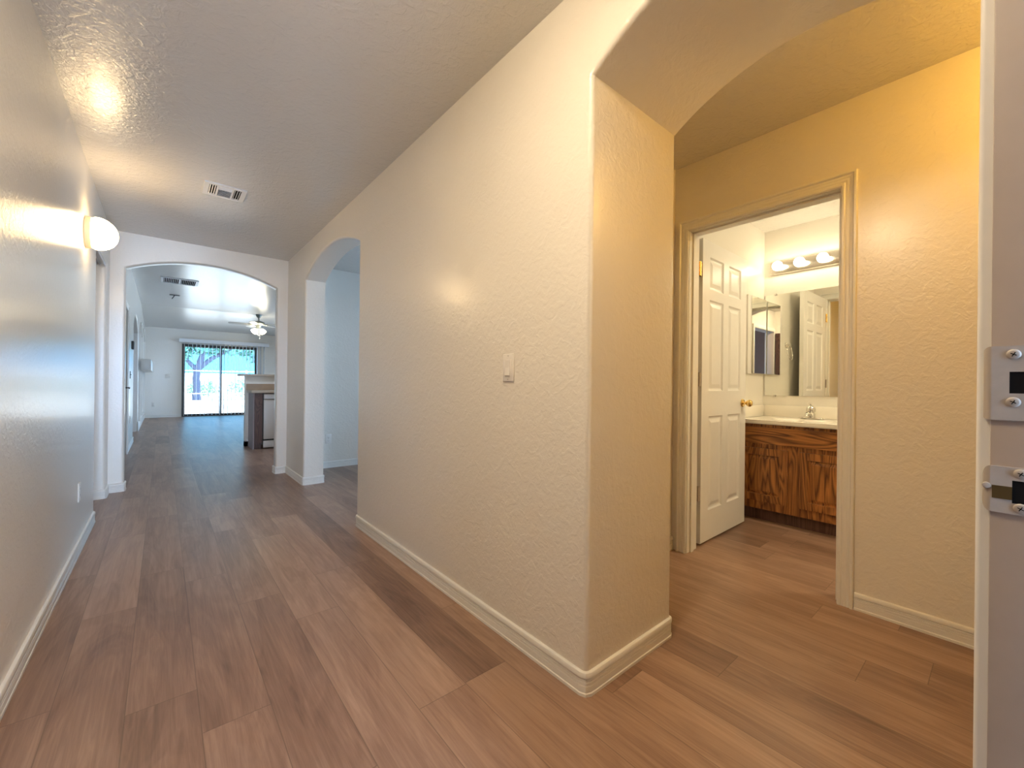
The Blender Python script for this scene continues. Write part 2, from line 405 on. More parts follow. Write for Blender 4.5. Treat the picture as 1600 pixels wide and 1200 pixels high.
sbox('wall_passage_far', M['wall'], -1.7, LVX - .1, 11.9, 12.0, 0, 2.7)
bm = bmesh.new()
for a in ((5.5, 9.6, 0, 2.9), (14.2, 15.6, 0, 2.9), (9.6, 14.2, 0, .5), (9.6, 14.2, 1.8, 2.9)): box(bm, 4.6, 4.72, *a)
struct(finish('wall_living_right', bm, M['wall']))
bm = bmesh.new()
for a in ((9.6, 14.2, .5, .55), (9.6, 14.2, 1.75, 1.8), (9.6, 9.65, .55, 1.75), (14.15, 14.2, .55, 1.75), (11.1, 11.16, .55, 1.75), (12.6, 12.66, .55, 1.75)): box(bm, 4.64, 4.69, *a)
w3 = struct(finish('window_3_added', bm, M['white'])); bx('pane', M['glass'], w3, 4.66, 4.666, 9.65, 14.15, .55, 1.75)  # unseen window, added to bring daylight into the living room
GY = 15.53
wall_poly('wall_window', 'y', GY, GY + .14, LVX - .14, 4.7, 2.72, [(.43, 2.33, 2.14, 0)], M['wall'], bevel=(GY,))
# closet recess off the left wall
sbox('wall_closet_far', M['wall'], -1.2, LX - .11, 5.172, 5.29, 0, H)
sbox('wall_closet_near', M['wall'], -1.2, LX - .11, 4.25, 4.37, 0, H)
sbox('wall_closet_back', M['wall'], -1.3, -1.18, 4.25, 5.29, 0, H)

# baseboards
baseboard('baseboard_left', [(LX, .02), (LX, 4.38), (LX - .10, 4.38)], left=False)
baseboard('baseboard_left_corner', [(LX - .10, 5.17), (LX, 5.17), (LX, EY), (-.276, EY), (-.276, EY2)], left=False)
baseboard('baseboard_right', [(RX2, 3.10), (RX, 3.10), (RX, AY), (PX2, AY), (PX2, 1.40), (2.549, 1.40)], left=False)
baseboard('baseboard_right_corner', [(1.0, EY2), (1.0, EY), (RX, EY), (RX, 4.634), (RX2, 4.634)], left=False)
baseboard('baseboard_alcove', [(BX0, .466), (BX0, -.45)], left=False)
baseboard('baseboard_dining', [(RX2, 4.634), (RX2, EY), (4.44, EY)], left=False)
baseboard('baseboard_window', [(LVX, 14.45), (LVX, GY), (.40, GY)], left=False)
baseboard('baseboard_living_left', [(LVX, 8.13), (LVX, 9.72), (LVX - .13, 9.72)], left=False)
bm = bmesh.new(); box(bm, LVX, LVX + .014, 11.5, 14.45, 0, .2, .004); struct(finish('baseboard_niches', bm, M['trim'], smooth=40))
baseboard('baseboard_passage', [(LVX - .135, 11.51), (LVX - .135, 11.90)], left=True)
baseboard('baseboard_bath', [(BX1, 1.43), (3.60, 1.43)], left=False)

# ---------------------------------------------------------------- doors
CASP = [(0, 0), (.0, .010), (.006, .014), (.014, .014), (.018, .010), (.026, .012), (.034, .010), (.040, .012), (.048, .010), (.054, .018), (.062, .018), (.065, .012), (.065, 0)]
def casing_x(bm, xf, dirx, y0, y1, z1, w=.063, top=.067):
    """door casing on a wall plane x=xf standing out in direction dirx; profile swept up, over, down with mitres."""
    for k in range(len(CASP)):
        pass
    def ring(y, z, sy, sz):
        out = []
        for o, t in CASP:
            o2 = o / .065
            out.append(bm.verts.new((xf + dirx * t, y + sy * o2 * w, z + sz * o2 * top)))
        return out
    R = [ring(y0, 0, -1, 0), ring(y0, z1, -1, 1), ring(y1, z1, 1, 1), ring(y1, 0, 1, 0)]
    n = len(CASP)
    for a, b in zip(R, R[1:]):
        for k in range(n): bm.faces.new((a[k], a[(k + 1) % n], b[(k + 1) % n], b[k]))
    bm.faces.new(R[0]); bm.faces.new(R[-1])
bm = bmesh.new(); casing_x(bm, BX0, -1, DY0 - .004, DY1 + .004, DZ + .004)
casing_x(bm, BX1, 1, DY0 - .004, DY1 + .004, DZ + .004)
struct(finish('trim_bath_casing', bm, M['trim'], smooth=25))
bm = bmesh.new()
box(bm, BX0, BX1, DY0 - .018, DY0, 0, DZ); box(bm, BX0, BX1, DY1, DY1 + .018, 0, DZ); box(bm, BX0, BX1, DY0 - .018, DY1 + .018, DZ, DZ + .018)
for a in ((DY0, DY0 + .011, 0, DZ - .011), (DY1 - .011, DY1, 0, DZ - .011), (DY0, DY1, DZ - .011, DZ)): box(bm, BX0 + .035, BX0 + .072, *a, bev=.002)
struct(finish('trim_bath_jamb', bm, M['trim']))

def panel_face(bm, u0, u1, v0, v1, panels, P, prof=((0, 0), (.010, .009), (.020, .010), (.046, .003))):
    """flat face in (u,v) with raised-panel insets; P(u,v,d) -> 3D with d = depth below the face"""
    us = sorted({u0, u1} | {p[0] for p in panels} | {p[1] for p in panels}); vs_ = sorted({v0, v1} | {p[2] for p in panels} | {p[3] for p in panels})
    cache = {}
    def V(u, v, d):
        k = (round(u, 5), round(v, 5), round(d, 5))
        if k not in cache: cache[k] = bm.verts.new(P(u, v, d))
        return cache[k]
    for a, b in zip(us, us[1:]):
        for c, d in zip(vs_, vs_[1:]):
            if any(p[0] - 1e-6 <= a and b <= p[1] + 1e-6 and p[2] - 1e-6 <= c and d <= p[3] + 1e-6 for p in panels): continue
            bm.faces.new((V(a, c, 0), V(b, c, 0), V(b, d, 0), V(a, d, 0)))
    for p in panels:
        prev = None
        for ins, dep in prof:
            r = [V(p[0] + ins, p[2] + ins, dep), V(p[1] - ins, p[2] + ins, dep), V(p[1] - ins, p[3] - ins, dep), V(p[0] + ins, p[3] - ins, dep)]
            if prev: [bm.faces.new((prev[k], prev[(k + 1) % 4], r[(k + 1) % 4], r[k])) for k in range(4)]
            prev = r
        bm.faces.new(prev)
def six_panel(bm, w_, h_, th, P3):
    """slab in local (u across, t thickness, v up)"""
    c1, c2, c3, c4 = w_ * .145, w_ * .44, w_ * .56, w_ * .855
    pan = [(a, b, c, d) for a, b in ((c1, c2), (c3, c4)) for c, d in ((h_ * .10, h_ * .415), (h_ * .50, h_ * .805), (h_ * .84, h_ * .948))]
    panel_face(bm, 0, w_, 0, h_, pan, lambda u, v, d: P3(u, d, v))
    panel_face(bm, 0, w_, 0, h_, pan, lambda u, v, d: P3(u, th - d, v))
    for (a, b) in (((0, 0), (w_, 0)), ((w_, 0), (w_, h_)), ((w_, h_), (0, h_)), ((0, h_), (0, 0))):
        bm.faces.new([bm.verts.new(P3(a[0], 0, a[1])), bm.verts.new(P3(b[0], 0, b[1])), bm.verts.new(P3(b[0], th, b[1])), bm.verts.new(P3(a[0], th, a[1]))])
# bathroom door, swung open about 90 degrees
SX0, SX1, SY = 2.735, 3.475, 1.303
d1 = bpy.data.objects.new('door_1', None); C.objects.link(d1); d1.location = (SX0, SY, .012); struct(d1)
bm = bmesh.new(); six_panel(bm, SX1 - SX0, 2.03, .035, lambda u, t, v: Vector((SX0 + u, SY + t + u * .01, .014 + v)))
finish('door_slab', bm, M['door'], d1)
kz = .935
bm = bmesh.new()
lathe(bm, [(.031, 0), (.031, .004), (.027, .010), (.013, .013), (.011, .028), (.020, .036), (.027, .048), (.026, .060), (.018, .069), (0, .072)], (SX1 - .065, SY + .006, kz), mat3=Matrix(((1, 0, 0), (0, 0, -1), (0, 1, 0))))
finish('door_knob', bm, M['brass'], d1, smooth=40)
bm = bmesh.new()
lathe(bm, [(.031, 0), (.031, .004), (.027, .010), (.013, .013), (.011, .022), (.022, .030), (.026, .042), (.018, .052), (0, .054)], (SX1 - .065, SY + .043, kz), mat3=Matrix(((1, 0, 0), (0, 0, 1), (0, -1, 0))))
finish('door_knob', bm, M['brass'], d1, smooth=40)
bm = bmesh.new(); box(bm, SX1 + .0002, SX1 + .0015, SY + .012, SY + .037, kz - .028, kz + .028); finish('latch_plate', bm, M['brass'], d1)
for hz in (1.835, 1.105, .35):
    bm = bmesh.new()
    box(bm, BX1 + .004, SX0 - .0006, SY + .004, SY + .0065, hz - .044, hz + .044)
    box(bm, SX0 - .0030, SX0 - .0006, SY + .003, SY + .033, hz - .044, hz + .044)
    lathe(bm, [(.0065, -.046), (.0065, .046)], (BX1 + .024, SY - .001, hz), seg=10)
    for dz in (-.03, 0, .03): lathe(bm, [(.004, 0), (.003, .001), (0, .0012)], (SX0 - .003, SY + .02, hz + dz), mat3=Matrix(((0, 0, -1), (0, 1, 0), (1, 0, 0))), seg=8)
    finish('hinge', bm, M['nickel'] if hz < 1.5 else M['brass'], d1, smooth=40)

# front doorway: right jamb, casing, strike plates
JX = .60
bm = bmesh.new(); box(bm, JX, JX + .02, -.14, .0102, 0, 2.08, bev=.0012)
box(bm, -.343, -.323, -.14, .0102, 0, 2.08, bev=.0012); box(bm, -.343, JX + .02, -.14, .0102, 2.08, 2.098)
struct(finish('trim_entry_jamb', bm, M['jamb'], smooth=40))
bm = bmesh.new()
box(bm, JX + .0045, JX + .062, .0003, .0192, 0, 2.145, bev=.0035, seg=3)
box(bm, -.382, -.3275, .0003, .0192, 0, 2.145, bev=.0035, seg=3); box(bm, -.3275, JX + .0045, .0003, .0192, 2.0845, 2.145, bev=.0035, seg=3)
struct(finish('trim_entry_casing', bm, M['trim'], smooth=40))
def strike(name, label, z0, z1, holes, screws, yback, lipz):
    t = thing(name, label, 'strike plate', (JX, -.01, z0))
    bm = bmesh.new(); x0, x1 = JX - .0016, JX - .0001; ylip = .0098
    hy0, hy1, hz0, hz1 = holes[0]
    ys = [yback, hy0, hy1, ylip]; zs = [z0, hz0, hz1, z1]
    for i in range(3):
        for j in range(3):
            if i == 1 and j == 1: continue
            if ys[i + 1] - ys[i] > 1e-5: box(bm, x0, x1, ys[i], ys[i + 1], zs[j], zs[j + 1])
    # curved lip wrapping round the jamb corner
    la, lb = lipz; prev = None
    for k in range(7):
        a = k / 6 * PI / 2.2; y = ylip + .0050 * math.sin(a); x = x0 + .0060 * (1 - math.cos(a)); s = k / 6
        za, zb = z0 + (la - z0) * s ** 2, z1 + (lb - z1) * s ** 2
        r = [bm.verts.new((x, y, za)), bm.verts.new((x, y, zb)), bm.verts.new((x + .0012, y - .0008, zb)), bm.verts.new((x + .0012, y - .0008, za))]
        if prev: [bm.faces.new((prev[q], prev[(q + 1) % 4], r[(q + 1) % 4], r[q])) for q in range(4)]
        prev = r
    bm.faces.new(prev)
    finish('plate', bm, M['nickel'], t, smooth=50)
    bx('bolt_hole', M['dark'], t, x0 + .0009, x1, hy0, hy1, hz0, hz1)
    for sy_, sz_ in screws:
        bm = bmesh.new(); X = Matrix(((0, 0, -1), (0, 1, 0), (1, 0, 0)))
        lathe(bm, [(.0047, 0), (.0043, .0006), (.0030, .0010), (0, .0010)], (x0, sy_, sz_), mat3=X, seg=16)
        s = finish('screw', bm, M['nickel'], t, smooth=40)
        bm = bmesh.new()
        for an in (.5, .5 + PI / 2): box(bm, x0 - .00125, x0 - .0010, sy_ - .0021, sy_ + .0021, sz_ - .00035, sz_ + .00035, rot=Matrix.Rotation(an, 3, 'X'), piv=Vector((x0, sy_, sz_)))
        finish('cross_slot', bm, M['dark'], s)
    return t
strike('strike_plate', 'taller painted deadbolt strike plate with square black hole, upper on the door jamb', 1.0315, 1.1005, [(-.024, -.0012, 1.0565, 1.0765)], [(-.0035, 1.0925), (-.0035, 1.0485)], -.032, (1.034, 1.096))
t = strike('strike_plate', 'latch strike plate with brass-lined notch and clipped lip, lower on the door jamb', .9455, .9885, [(-.024, -.0034, .9555, .9765)], [(-.0085, .983), (-.0085, .9515)], -.032, (.954, .979))
bx('latch_notch', plain('tarnished_brass', (.13, .08, .025), .5, .6), t, JX - .0021, JX - .0017, -.0034, .0088, .9585, .9705)
bm = bmesh.new(); lathe(bm, [(.0030, 0), (.0026, .0012), (0, .0018)], (JX - .001, .0122, .9695), mat3=Matrix(((0, 0, -1), (0, 1, 0), (1, 0, 0))), seg=14); finish('rubber_bumper', bm, M['nickel'], t, smooth=40)
# open front door leaf (seen only in the bathroom mirrors)
d2 = bpy.data.objects.new('door_2', None); C.objects.link(d2); d2.location = (-.33, .03, 0); struct(d2)
bm = bmesh.new(); six_panel(bm, .90, 2.04, .042, lambda u, t_, v: Vector((-.365 + t_, .035 + u, .012 + v))); finish('door_slab', bm, M['browndoor'], d2)
bm = bmesh.new(); lathe(bm, [(.03, 0), (.03, .005), (.012, .012), (.012, .03), (.026, .045), (.018, .062), (0, .065)], (-.321, .87, .96), mat3=Matrix(((0, 0, 1), (0, 1, 0), (-1, 0, 0)))); finish('door_knob', bm, M['brass'], d2, smooth=40)
# exterior at the entry: porch walls and roof added to limit daylight through the doorway
sbox('floor_porch', M['porch'], -1.6, 1.3, -3.2, -.141, -.12, -.02)
sbox('wall_blocker_left', M['stucco'], -1.2, -.9, -3.2, -.2, -.02, 3.0)
sbox('wall_blocker_right', M['stucco'], 1.3, 1.5, -3.2, -.15, -.02, 3.0)
sbox('wall_blocker_front_left', M['stucco'], -1.2, -.38, -3.3, -3.2, -.02, 2.6)
sbox('wall_blocker_front_right', M['stucco'], .85, 1.5, -3.3, -3.2, -.02, 2.6)
sbox('ceiling_blocker', M['stucco'], -1.2, 1.3, -3.2, -.15, 2.6, 2.75)
# living-room side door
d3 = bpy.data.objects.new('door_3', None); C.objects.link(d3); d3.location = (LVX, 7.22, 0); struct(d3)
bm = bmesh.new(); six_panel(bm, .815, 2.03, .035, lambda u, t_, v: Vector((LVX - .045 - t_, 7.233 + u, .014 + v))); finish('door_slab', bm, M['door'], d3)
bm = bmesh.new(); tube(bm, [(LVX - .045, 7.98, .95), (LVX + .03, 7.98, .95), (LVX + .035, 7.93, .95), (LVX + .035, 7.86, .945)], .009)
lathe(bm, [(.03, 0), (.03, .008), (0, .009)], (LVX - .046, 7.98, .95), mat3=Matrix(((0, 0, 1), (0, 1, 0), (-1, 0, 0))), seg=16); finish('door_handle', bm, M['bronze'], d3, smooth=40)
bm = bmesh.new(); lathe(bm, [(.03, 0), (.027, .02), (0, .022)], (LVX - .046, 7.98, 1.12), mat3=Matrix(((0, 0, 1), (0, 1, 0), (-1, 0, 0))), seg=16); finish('deadbolt', bm, M['bronze'], d3, smooth=40)
bm = bmesh.new(); casing_x(bm, LVX, 1, 7.235, 8.045, 2.045); struct(finish('trim_side_casing', bm, M['trim'], smooth=25))

# closet track under the header
t = thing('sliding_door_track', 'white double sliding-door track under the header of the left wall opening', 'door track', (LX - .06, 4.39, 2.085))
for i, xx in enumerate((LX - .095, LX - .045)):
    bm = bmesh.new(); y0, y1 = 4.383, 5.167
    box(bm, xx, xx + .034, y0, y1, 2.086, 2.0895); box(bm, xx, xx + .003, y0, y1, 2.066, 2.086); box(bm, xx + .031, xx + .034, y0, y1, 2.066, 2.086)
    finish('rail', bm, M['white'], t)

# ---------------------------------------------------------------- vanity
VX, VY0, VY1, VZ = 3.615, .63, 1.427, .80
t = thing('vanity_cabinet', 'oak bathroom vanity cabinet with false drawer and two raised-panel doors', 'cabinet', (VX, VY0, 0))
bm = bmesh.new(); box(bm, VX + .07, 4.186, VY0 + .005, VY1, 0.001, .10); finish('toe_kick', bm, M['cab'], t)
bm = bmesh.new(); box(bm, VX + .003, 4.186, VY0, VY1, .10, .769); finish('body', bm, M['oakz'], t)
def raised_front(name, y0, y1, z0, z1, mat, parent, xf, th=.018, inset=.052, panel=True):
    bm = bmesh.new(); P = lambda u, v, d: Vector((xf + d, u, v))
    if panel: panel_face(bm, y0, y1, z0, z1, [(y0 + inset, y1 - inset, z0 + inset, z1 - inset)], P, ((0, 0), (.004, .013), (.012, .013), (.032, .003)))
    else: bm.faces.new([bm.verts.new(P(*q, 0)) for q in ((y0, z0), (y1, z0), (y1, z1), (y0, z1))])
    ring = [(y0, z0), (y1, z0), (y1, z1), (y0, z1)]
    for k in range(4):
        a, b = ring[k], ring[(k + 1) % 4]
        bm.faces.new([bm.verts.new(P(*a, 0)), bm.verts.new(P(*b, 0)), bm.verts.new(P(*b, th)), bm.verts.new(P(*a, th))])
    bmesh.ops.remove_doubles(bm, verts=bm.verts, dist=1e-5)
    return finish(name, bm, mat, parent)
raised_front('drawer_front', VY0 + .03, 1.395, .615, .745, M['oaky'], t, VX - .016, panel=False)
raised_front('door', 1.060, 1.395, .165, .580, M['oakz'], t, VX - .016)
raised_front('door', .655, .985, .165, .580, M['oakz'], t, VX - .016)
# vanity top with bowl
t = thing('vanity_countertop', 'cream cultured marble vanity top with backsplash over the oak cabinet', 'countertop', (VX, VY0, .77))
bm = bmesh.new(); yc, xc, ra, rb = 1.03, 3.86, .215, .155; N = 40
X0, X1, Y0, Y1, ZT = VX - .03, 4.186, VY0 - .01, 1.428, VZ
outer = []
for k in range(N):
    a = 2 * PI * k / N; c, s = math.cos(a), math.sin(a)
    sx = ((X1 - xc) if c > 0 else (xc - X0)) / max(abs(c), 1e-6); sy = ((Y1 - yc) if s > 0 else (yc - Y0)) / max(abs(s), 1e-6); q = min(sx, sy)
    outer.append(bm.verts.new((xc + c * q, yc + s * q, ZT)))
prev = outer
for f, dz in ((1, 0), (.96, -.008), (.85, -.02), (.55, -.024)):
    r = [bm.verts.new((xc + rb * f * math.cos(2 * PI * k / N), yc + ra * f * math.sin(2 * PI * k / N), ZT + dz)) for k in range(N)]
    for k in range(N): bm.faces.new((prev[k], prev[(k + 1) % N], r[(k + 1) % N], r[k]))
    prev = r
bm.faces.new(prev)
corners = [(X0, Y0), (X1, Y0), (X1, Y1), (X0, Y1)]
box(bm, X0, X1, Y0, Y1, ZT - .030, ZT - .0255)
for k in range(4):
    a, b = corners[k], corners[(k + 1) % 4]
    bm.faces.new([bm.verts.new((*a, ZT)), bm.verts.new((*b, ZT)), bm.verts.new((*b, ZT - .028)), bm.verts.new((*a, ZT - .028))])
finish('slab', bm, M['counter'], t, smooth=35)
bx('backsplash', M['counter'], t, 4.168, 4.187, Y0, 1.428, VZ + .0005, .90, bev=.003)
bx('side_splash', M['counter'], t, X0 + .01, 4.167, 1.412, 1.4285, VZ + .0005, .90, bev=.003)
# faucet
fx, fy = 4.075, 1.035
t = thing('faucet', 'chrome centerset faucet with single dome handle on the vanity top', 'faucet', (fx, fy, VZ))
bm = bmesh.new(); prev = None
vs = box(bm, fx - .026, fx + .026, fy - .082, fy + .082, VZ + .0005, VZ + .014, bev=.006, seg=3); finish('base_plate', bm, M['chrome'], t, smooth=40)
bm = bmesh.new(); lathe(bm, [(.030, .012), (.029, .045), (.024, .056), (.031, .062), (.033, .082), (.027, .100), (.015, .110), (0, .112)], (fx, fy, VZ)); finish('body', bm, M['chrome'], t, smooth=40)
bm = bmesh.new(); tube(bm, [(fx - .015, fy, VZ + .035), (fx - .06, fy, VZ + .048), (fx - .10, fy, VZ + .052), (fx - .115, fy, VZ + .045), (fx - .118, fy, VZ + .03)], [.014, .013, .012, .012, .011], 12); finish('spout', bm, M['chrome'], t, smooth=40)
bm = bmesh.new(); tube(bm, [(fx, fy, VZ + .105), (fx - .01, fy, VZ + .118), (fx - .05, fy, VZ + .130)], [.007, .006, .008], 10); finish('handle', bm, M['chrome'], t, smooth=40)
bm = bmesh.new()
# vanity mirror
t = thing('vanity_mirror', 'wide frameless wall mirror above the vanity backsplash', 'mirror', (4.185, .63, .985))
bx('mirror_glass', M['mirror'], t, 4.183, 4.1895, .63, 1.415, .985, 1.885)
bm = bmesh.new(); box(bm, 4.1825, 4.1895, 1.4152, 1.4215, .985, 1.885); finish('edge_strip', bm, M['chrome'], t)
for yy in (1.335, .75):
    for zz in (1.884, .982): bx('mirror_clip', M['chrome'], t, 4.179, 4.1825, yy - .012, yy + .012, zz - .008, zz + .008, bev=.002)
# medicine cabinet
t = thing('medicine_cabinet', 'mirrored medicine cabinet on the side wall behind the open door', 'cabinet', (3.79, 1.428, 1.18))
bx('frame', M['trim'], t, 3.775, 4.168, 1.409, 1.429, 1.175, 1.842, bev=.002)
bx('mirror_door', M['mirror'], t, 3.838, 4.166, 1.4035, 1.4085, 1.178, 1.839)
# towel ring
t = thing('towel_ring', 'chrome towel ring on the side wall, seen reflected in the vanity mirror', 'towel ring', (3.60, 1.428, 1.47))
bm = bmesh.new(); lathe(bm, [(.024, 0), (.024, .006), (.010, .012), (.009, .035), (.012, .04), (0, .043)], (3.60, 1.428, 1.48), mat3=Matrix(((1, 0, 0), (0, 0, -1), (0, 1, 0)))); finish('mount', bm, M['chrome'], t, smooth=40)
bm = bmesh.new(); pts = [(3.60 + .073 * math.sin(a), 1.392 + .01 * math.cos(a), 1.405 + .073 * math.cos(a)) for a in [2 * PI * k / 36 for k in range(37)]]; tube(bm, pts, .004, 8); finish('ring', bm, M['chrome'], t, smooth=40)
# vanity light
LZ = 2.117
t = thing('vanity_light', 'chrome strip light with four round bare bulbs above the mirror', 'light', (4.185, .72, LZ))
bm = bmesh.new(); ya, yb = .735, 1.372
pr = [(4.189, LZ - .058), (4.166, LZ - .056), (4.157, LZ - .046), (4.155, LZ), (4.157, LZ + .046), (4.166, LZ + .056), (4.189, LZ + .058)]
A = [bm.verts.new((x, ya, z)) for x, z in pr]; B = [bm.verts.new((x, yb, z)) for x, z in pr]
for i in range(7): bm.faces.new((A[i], A[(i + 1) % 7], B[(i + 1) % 7], B[i]))
bm.faces.new(A); bm.faces.new(B); finish('back_plate', bm, plain('brushed_chrome', (.80, .76, .70), .22, 1.0, var=.02), t, smooth=50)
XM = Matrix(((0, 0, -1), (0, 1, 0), (1, 0, 0)))
for k in range(4):
    y = 1.298 - .163 * k
    bm = bmesh.new(); lathe(bm, [(.027, 0), (.026, .004), (.021, .007), (.020, .020), (0, .020)], (4.1555, y, LZ), mat3=XM); s = finish('socket', bm, M['brass'], t, smooth=40)
    bm = bmesh.new(); R = .040; lathe(bm, [(.016, .018)] + [(R * math.sin(a), .057 - R * math.cos(a)) for a in [.5 + (PI - .5) * q / 12 for q in range(13)]], (4.1555, y, LZ), mat3=XM, cap=False); finish('bulb', bm, M['bulb'], s, smooth=80)

# ---------------------------------------------------------------- wall plates
def plate(name, label, cat, cen, axis, sgn, kind='outlet', gang=1, mat='plastic', group=None):
    """axis: normal axis; sgn: direction it faces"""
    t = thing(name, label, cat, cen, group); cx, cy, cz = cen; w_ = .035 if gang == 1 else .058
    def b(nm, m, u0, u1, v0, v1, d0, d1, bev=.0, par=t):
        if axis == 'x': a = (min(cx + sgn * d0, cx + sgn * d1), max(cx + sgn * d0, cx + sgn * d1), cy + u0, cy + u1, cz + v0, cz + v1)
        else: a = (cx + u0, cx + u1, min(cy + sgn * d0, cy + sgn * d1), max(cy + sgn * d0, cy + sgn * d1), cz + v0, cz + v1)
        return bx(nm, M[m], par, *a, bev=bev)
    b('cover_plate', mat, -w_, w_, -.0575, .0575, .0003, .0065, .0025)
    if kind == 'outlet':
        for v in (.0195, -.0195):
            s = b('socket', mat, -.017, .017, v - .0145, v + .0145, .0066, .0082, .0007)
            for u in (-.0065, .0055): b('slot', 'dark', u, u + .0018, v - .003, v + .006, .0083, .0087, 0, s)
            b('slot', 'dark', -.002, .002, v - .010, v - .006, .0083, .0087, 0, s)
        b('screw', 'nickel', -.003, .003, -.003, .003, .0066, .0078, .0008)
    elif kind == 'rocker':
        g = b('surround', mat, -.018, .018, -.034, .034, .0066, .0072)
        bm = bmesh.new()
        prof = [(-.0335, .0072), (-.0320, .0125), (0, .0088), (.0320, .0078), (.0335, .0072)]
        P = (lambda u, v, d: (cx + sgn * d, cy + u, cz + v)) if axis == 'x' else (lambda u, v, d: (cx + u, cy + sgn * d, cz + v))
        A = [bm.verts.new(P(-.0155, v, d)) for v, d in prof]; B = [bm.verts.new(P(.0155, v, d)) for v, d in prof]
        for i in range(5): bm.faces.new((A[i], A[(i + 1) % 5], B[(i + 1) % 5], B[i]))
        bm.faces.new(A); bm.faces.new(B); finish('rocker', bm, M[mat], t)
        for v in (.049, -.049): b('screw', 'nickel', -.0022, .0022, v - .0022, v + .0022, .0066, .0074, .0006)
    else:
        for i in range(gang):
            u = (i - (gang - 1) / 2) * .046
            g = b('toggle_slot', mat, u - .006, u + .006, -.012, .012, .0066, .0076)
            b('toggle', mat, u - .0035, u + .0035, -.002, .008, .0077, .018, .001, t)
    return t
plate('light_switch', 'ivory rocker light switch alone on the long right hallway wall', 'light switch', (RX, 1.341, 1.129), 'x', -1, 'rocker')
plate('wall_outlet', 'outlet low on the textured left hallway wall near its far end', 'outlet', (LX, 3.63, .375), 'x', 1)
plate('wall_outlet', 'outlet on the green-grey wall seen through the right side arch', 'outlet', (1.577, EY, .36), 'y', -1)
plate('wall_outlet', 'outlet low on the far living room wall left of the sliding door', 'outlet', (-.20, GY, .375), 'y', -1)
plate('light_switch', 'double toggle switch on the far wall left of the sliding door', 'light switch', (.11, GY, 1.18), 'y', -1, 'toggle', 2)
plate('light_switch', 'dark switch plate on the living room left wall at handle height', 'light switch', (LVX, 8.76, 1.14), 'x', 1, 'toggle', 1, 'bronze')
plate('wall_outlet', 'outlet on the living room left wall between side door and arched passage', 'outlet', (LVX, 8.85, .44), 'x', 1)
t = thing('alarm_keypad', 'dark rectangular keypad high on the living room left wall', 'keypad', (LVX, 9.15, 1.62))
bx('case', M['bronze'], t, LVX + .0003, LVX + .03, 9.06, 9.24, 1.56, 1.69, bev=.006); bx('screen', M['black'], t, LVX + .0303, LVX + .032, 9.08, 9.22, 1.62, 1.675)

# ---------------------------------------------------------------- sconces
def sconce(cen, A, label, glow='glow'):
    t = thing('wall_sconce', label, 'wall lamp', cen)
    bm = bmesh.new(); lathe(bm, [(.098, .0005), (.101, .004), (.101, .010), (.096, .030), (.088, .033)], cen, mat3=A, seg=40); finish('back_plate', bm, M['backplate'], t, smooth=40)
    bm = bmesh.new(); lathe(bm, [(.094, .034), (.102, .045), (.104, .062), (.099, .085), (.088, .108), (.070, .130), (.046, .146), (.022, .154), (0, .156)], cen, mat3=A, seg=40, cap=False); finish('glass_dome', bm, M[glow], t, smooth=80)
    return t
sconce((LX, 3.80, 2.005), Matrix(((0, 0, 1), (0, 1, 0), (-1, 0, 0))), 'glowing round frosted dome sconce high on the left hallway wall')
sconce((2.12, -.45, 2.31), Matrix(((1, 0, 0), (0, 0, 1), (0, -1, 0))), 'glowing dome sconce on the alcove wall, hidden behind the doorway casing', 'glow2')

# ---------------------------------------------------------------- ceiling registers
t = thing('ceiling_register', 'white three-way air register on the hallway ceiling', 'air vent', (.34, 3.74, H))
x0, x1, y0, y1 = .213, .467, 3.617, 3.865
def frame_ring(bm, x0, x1, y0, y1, z0, z1, w_):
    box(bm, x0, x1, y0, y0 + w_, z0, z1); box(bm, x0, x1, y1 - w_, y1, z0, z1); box(bm, x0, x0 + w_, y0 + w_, y1 - w_, z0, z1); box(bm, x1 - w_, x1, y0 + w_, y1 - w_, z0, z1)
bm = bmesh.new(); frame_ring(bm, x0, x1, y0, y1, H - .008, H - .0005, .030)
for xx in (.2875, .3925 - .012): box(bm, xx, xx + .012, y0 + .03, y1 - .03, H - .008, H - .0005)
finish('frame', bm, M['white'], t)
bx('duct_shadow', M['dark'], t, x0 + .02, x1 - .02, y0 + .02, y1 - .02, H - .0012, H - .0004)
def slat(par, xa, xb, ya, yb, tilt, axis, z):
    bm = bmesh.new(); box(bm, xa, xb, ya, yb, z - .0006, z + .0006, rot=Matrix.Rotation(tilt, 3, axis), piv=Vector(((xa + xb) / 2, (ya + yb) / 2, z))); finish('slat', bm, M['white'], par)
for k in range(3): slat(t, .2455 + k * .0145, .2525 + k * .0145, y0 + .03, y1 - .03, .7, 'Y', H - .008)
for k in range(3): slat(t, .395 + k * .0145, .402 + k * .0145, y0 + .03, y1 - .03, -.7, 'Y', H - .008)
for k in range(9): slat(t, .300, .380, y0 + .035 + k * .0205, y0 + .044 + k * .0205, .75 if k > 2 else -.75, 'X', H - .008)
t = thing('ceiling_register', 'wide white return grille with dark slots on the living room ceiling', 'air vent', (.2, 9.35, 2.8))
x0, x1, y0, y1 = -.04, .47, 9.10, 9.60
bm = bmesh.new(); frame_ring(bm, x0, x1, y0, y1, 2.788, 2.7995, .035); box(bm, .20, .23, y0 + .03, y1 - .03, 2.788, 2.7995); finish('frame', bm, M['white'], t)
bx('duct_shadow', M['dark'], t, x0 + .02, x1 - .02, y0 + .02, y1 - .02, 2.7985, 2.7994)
for k in range(8): slat(t, x0 + .045 + k * .0245, x0 + .050 + k * .0245, y0 + .036, y1 - .036, -.5, 'Y', 2.792); slat(t, .24 + k * .0245, .245 + k * .0245, y0 + .036, y1 - .036, .5, 'Y', 2.792)
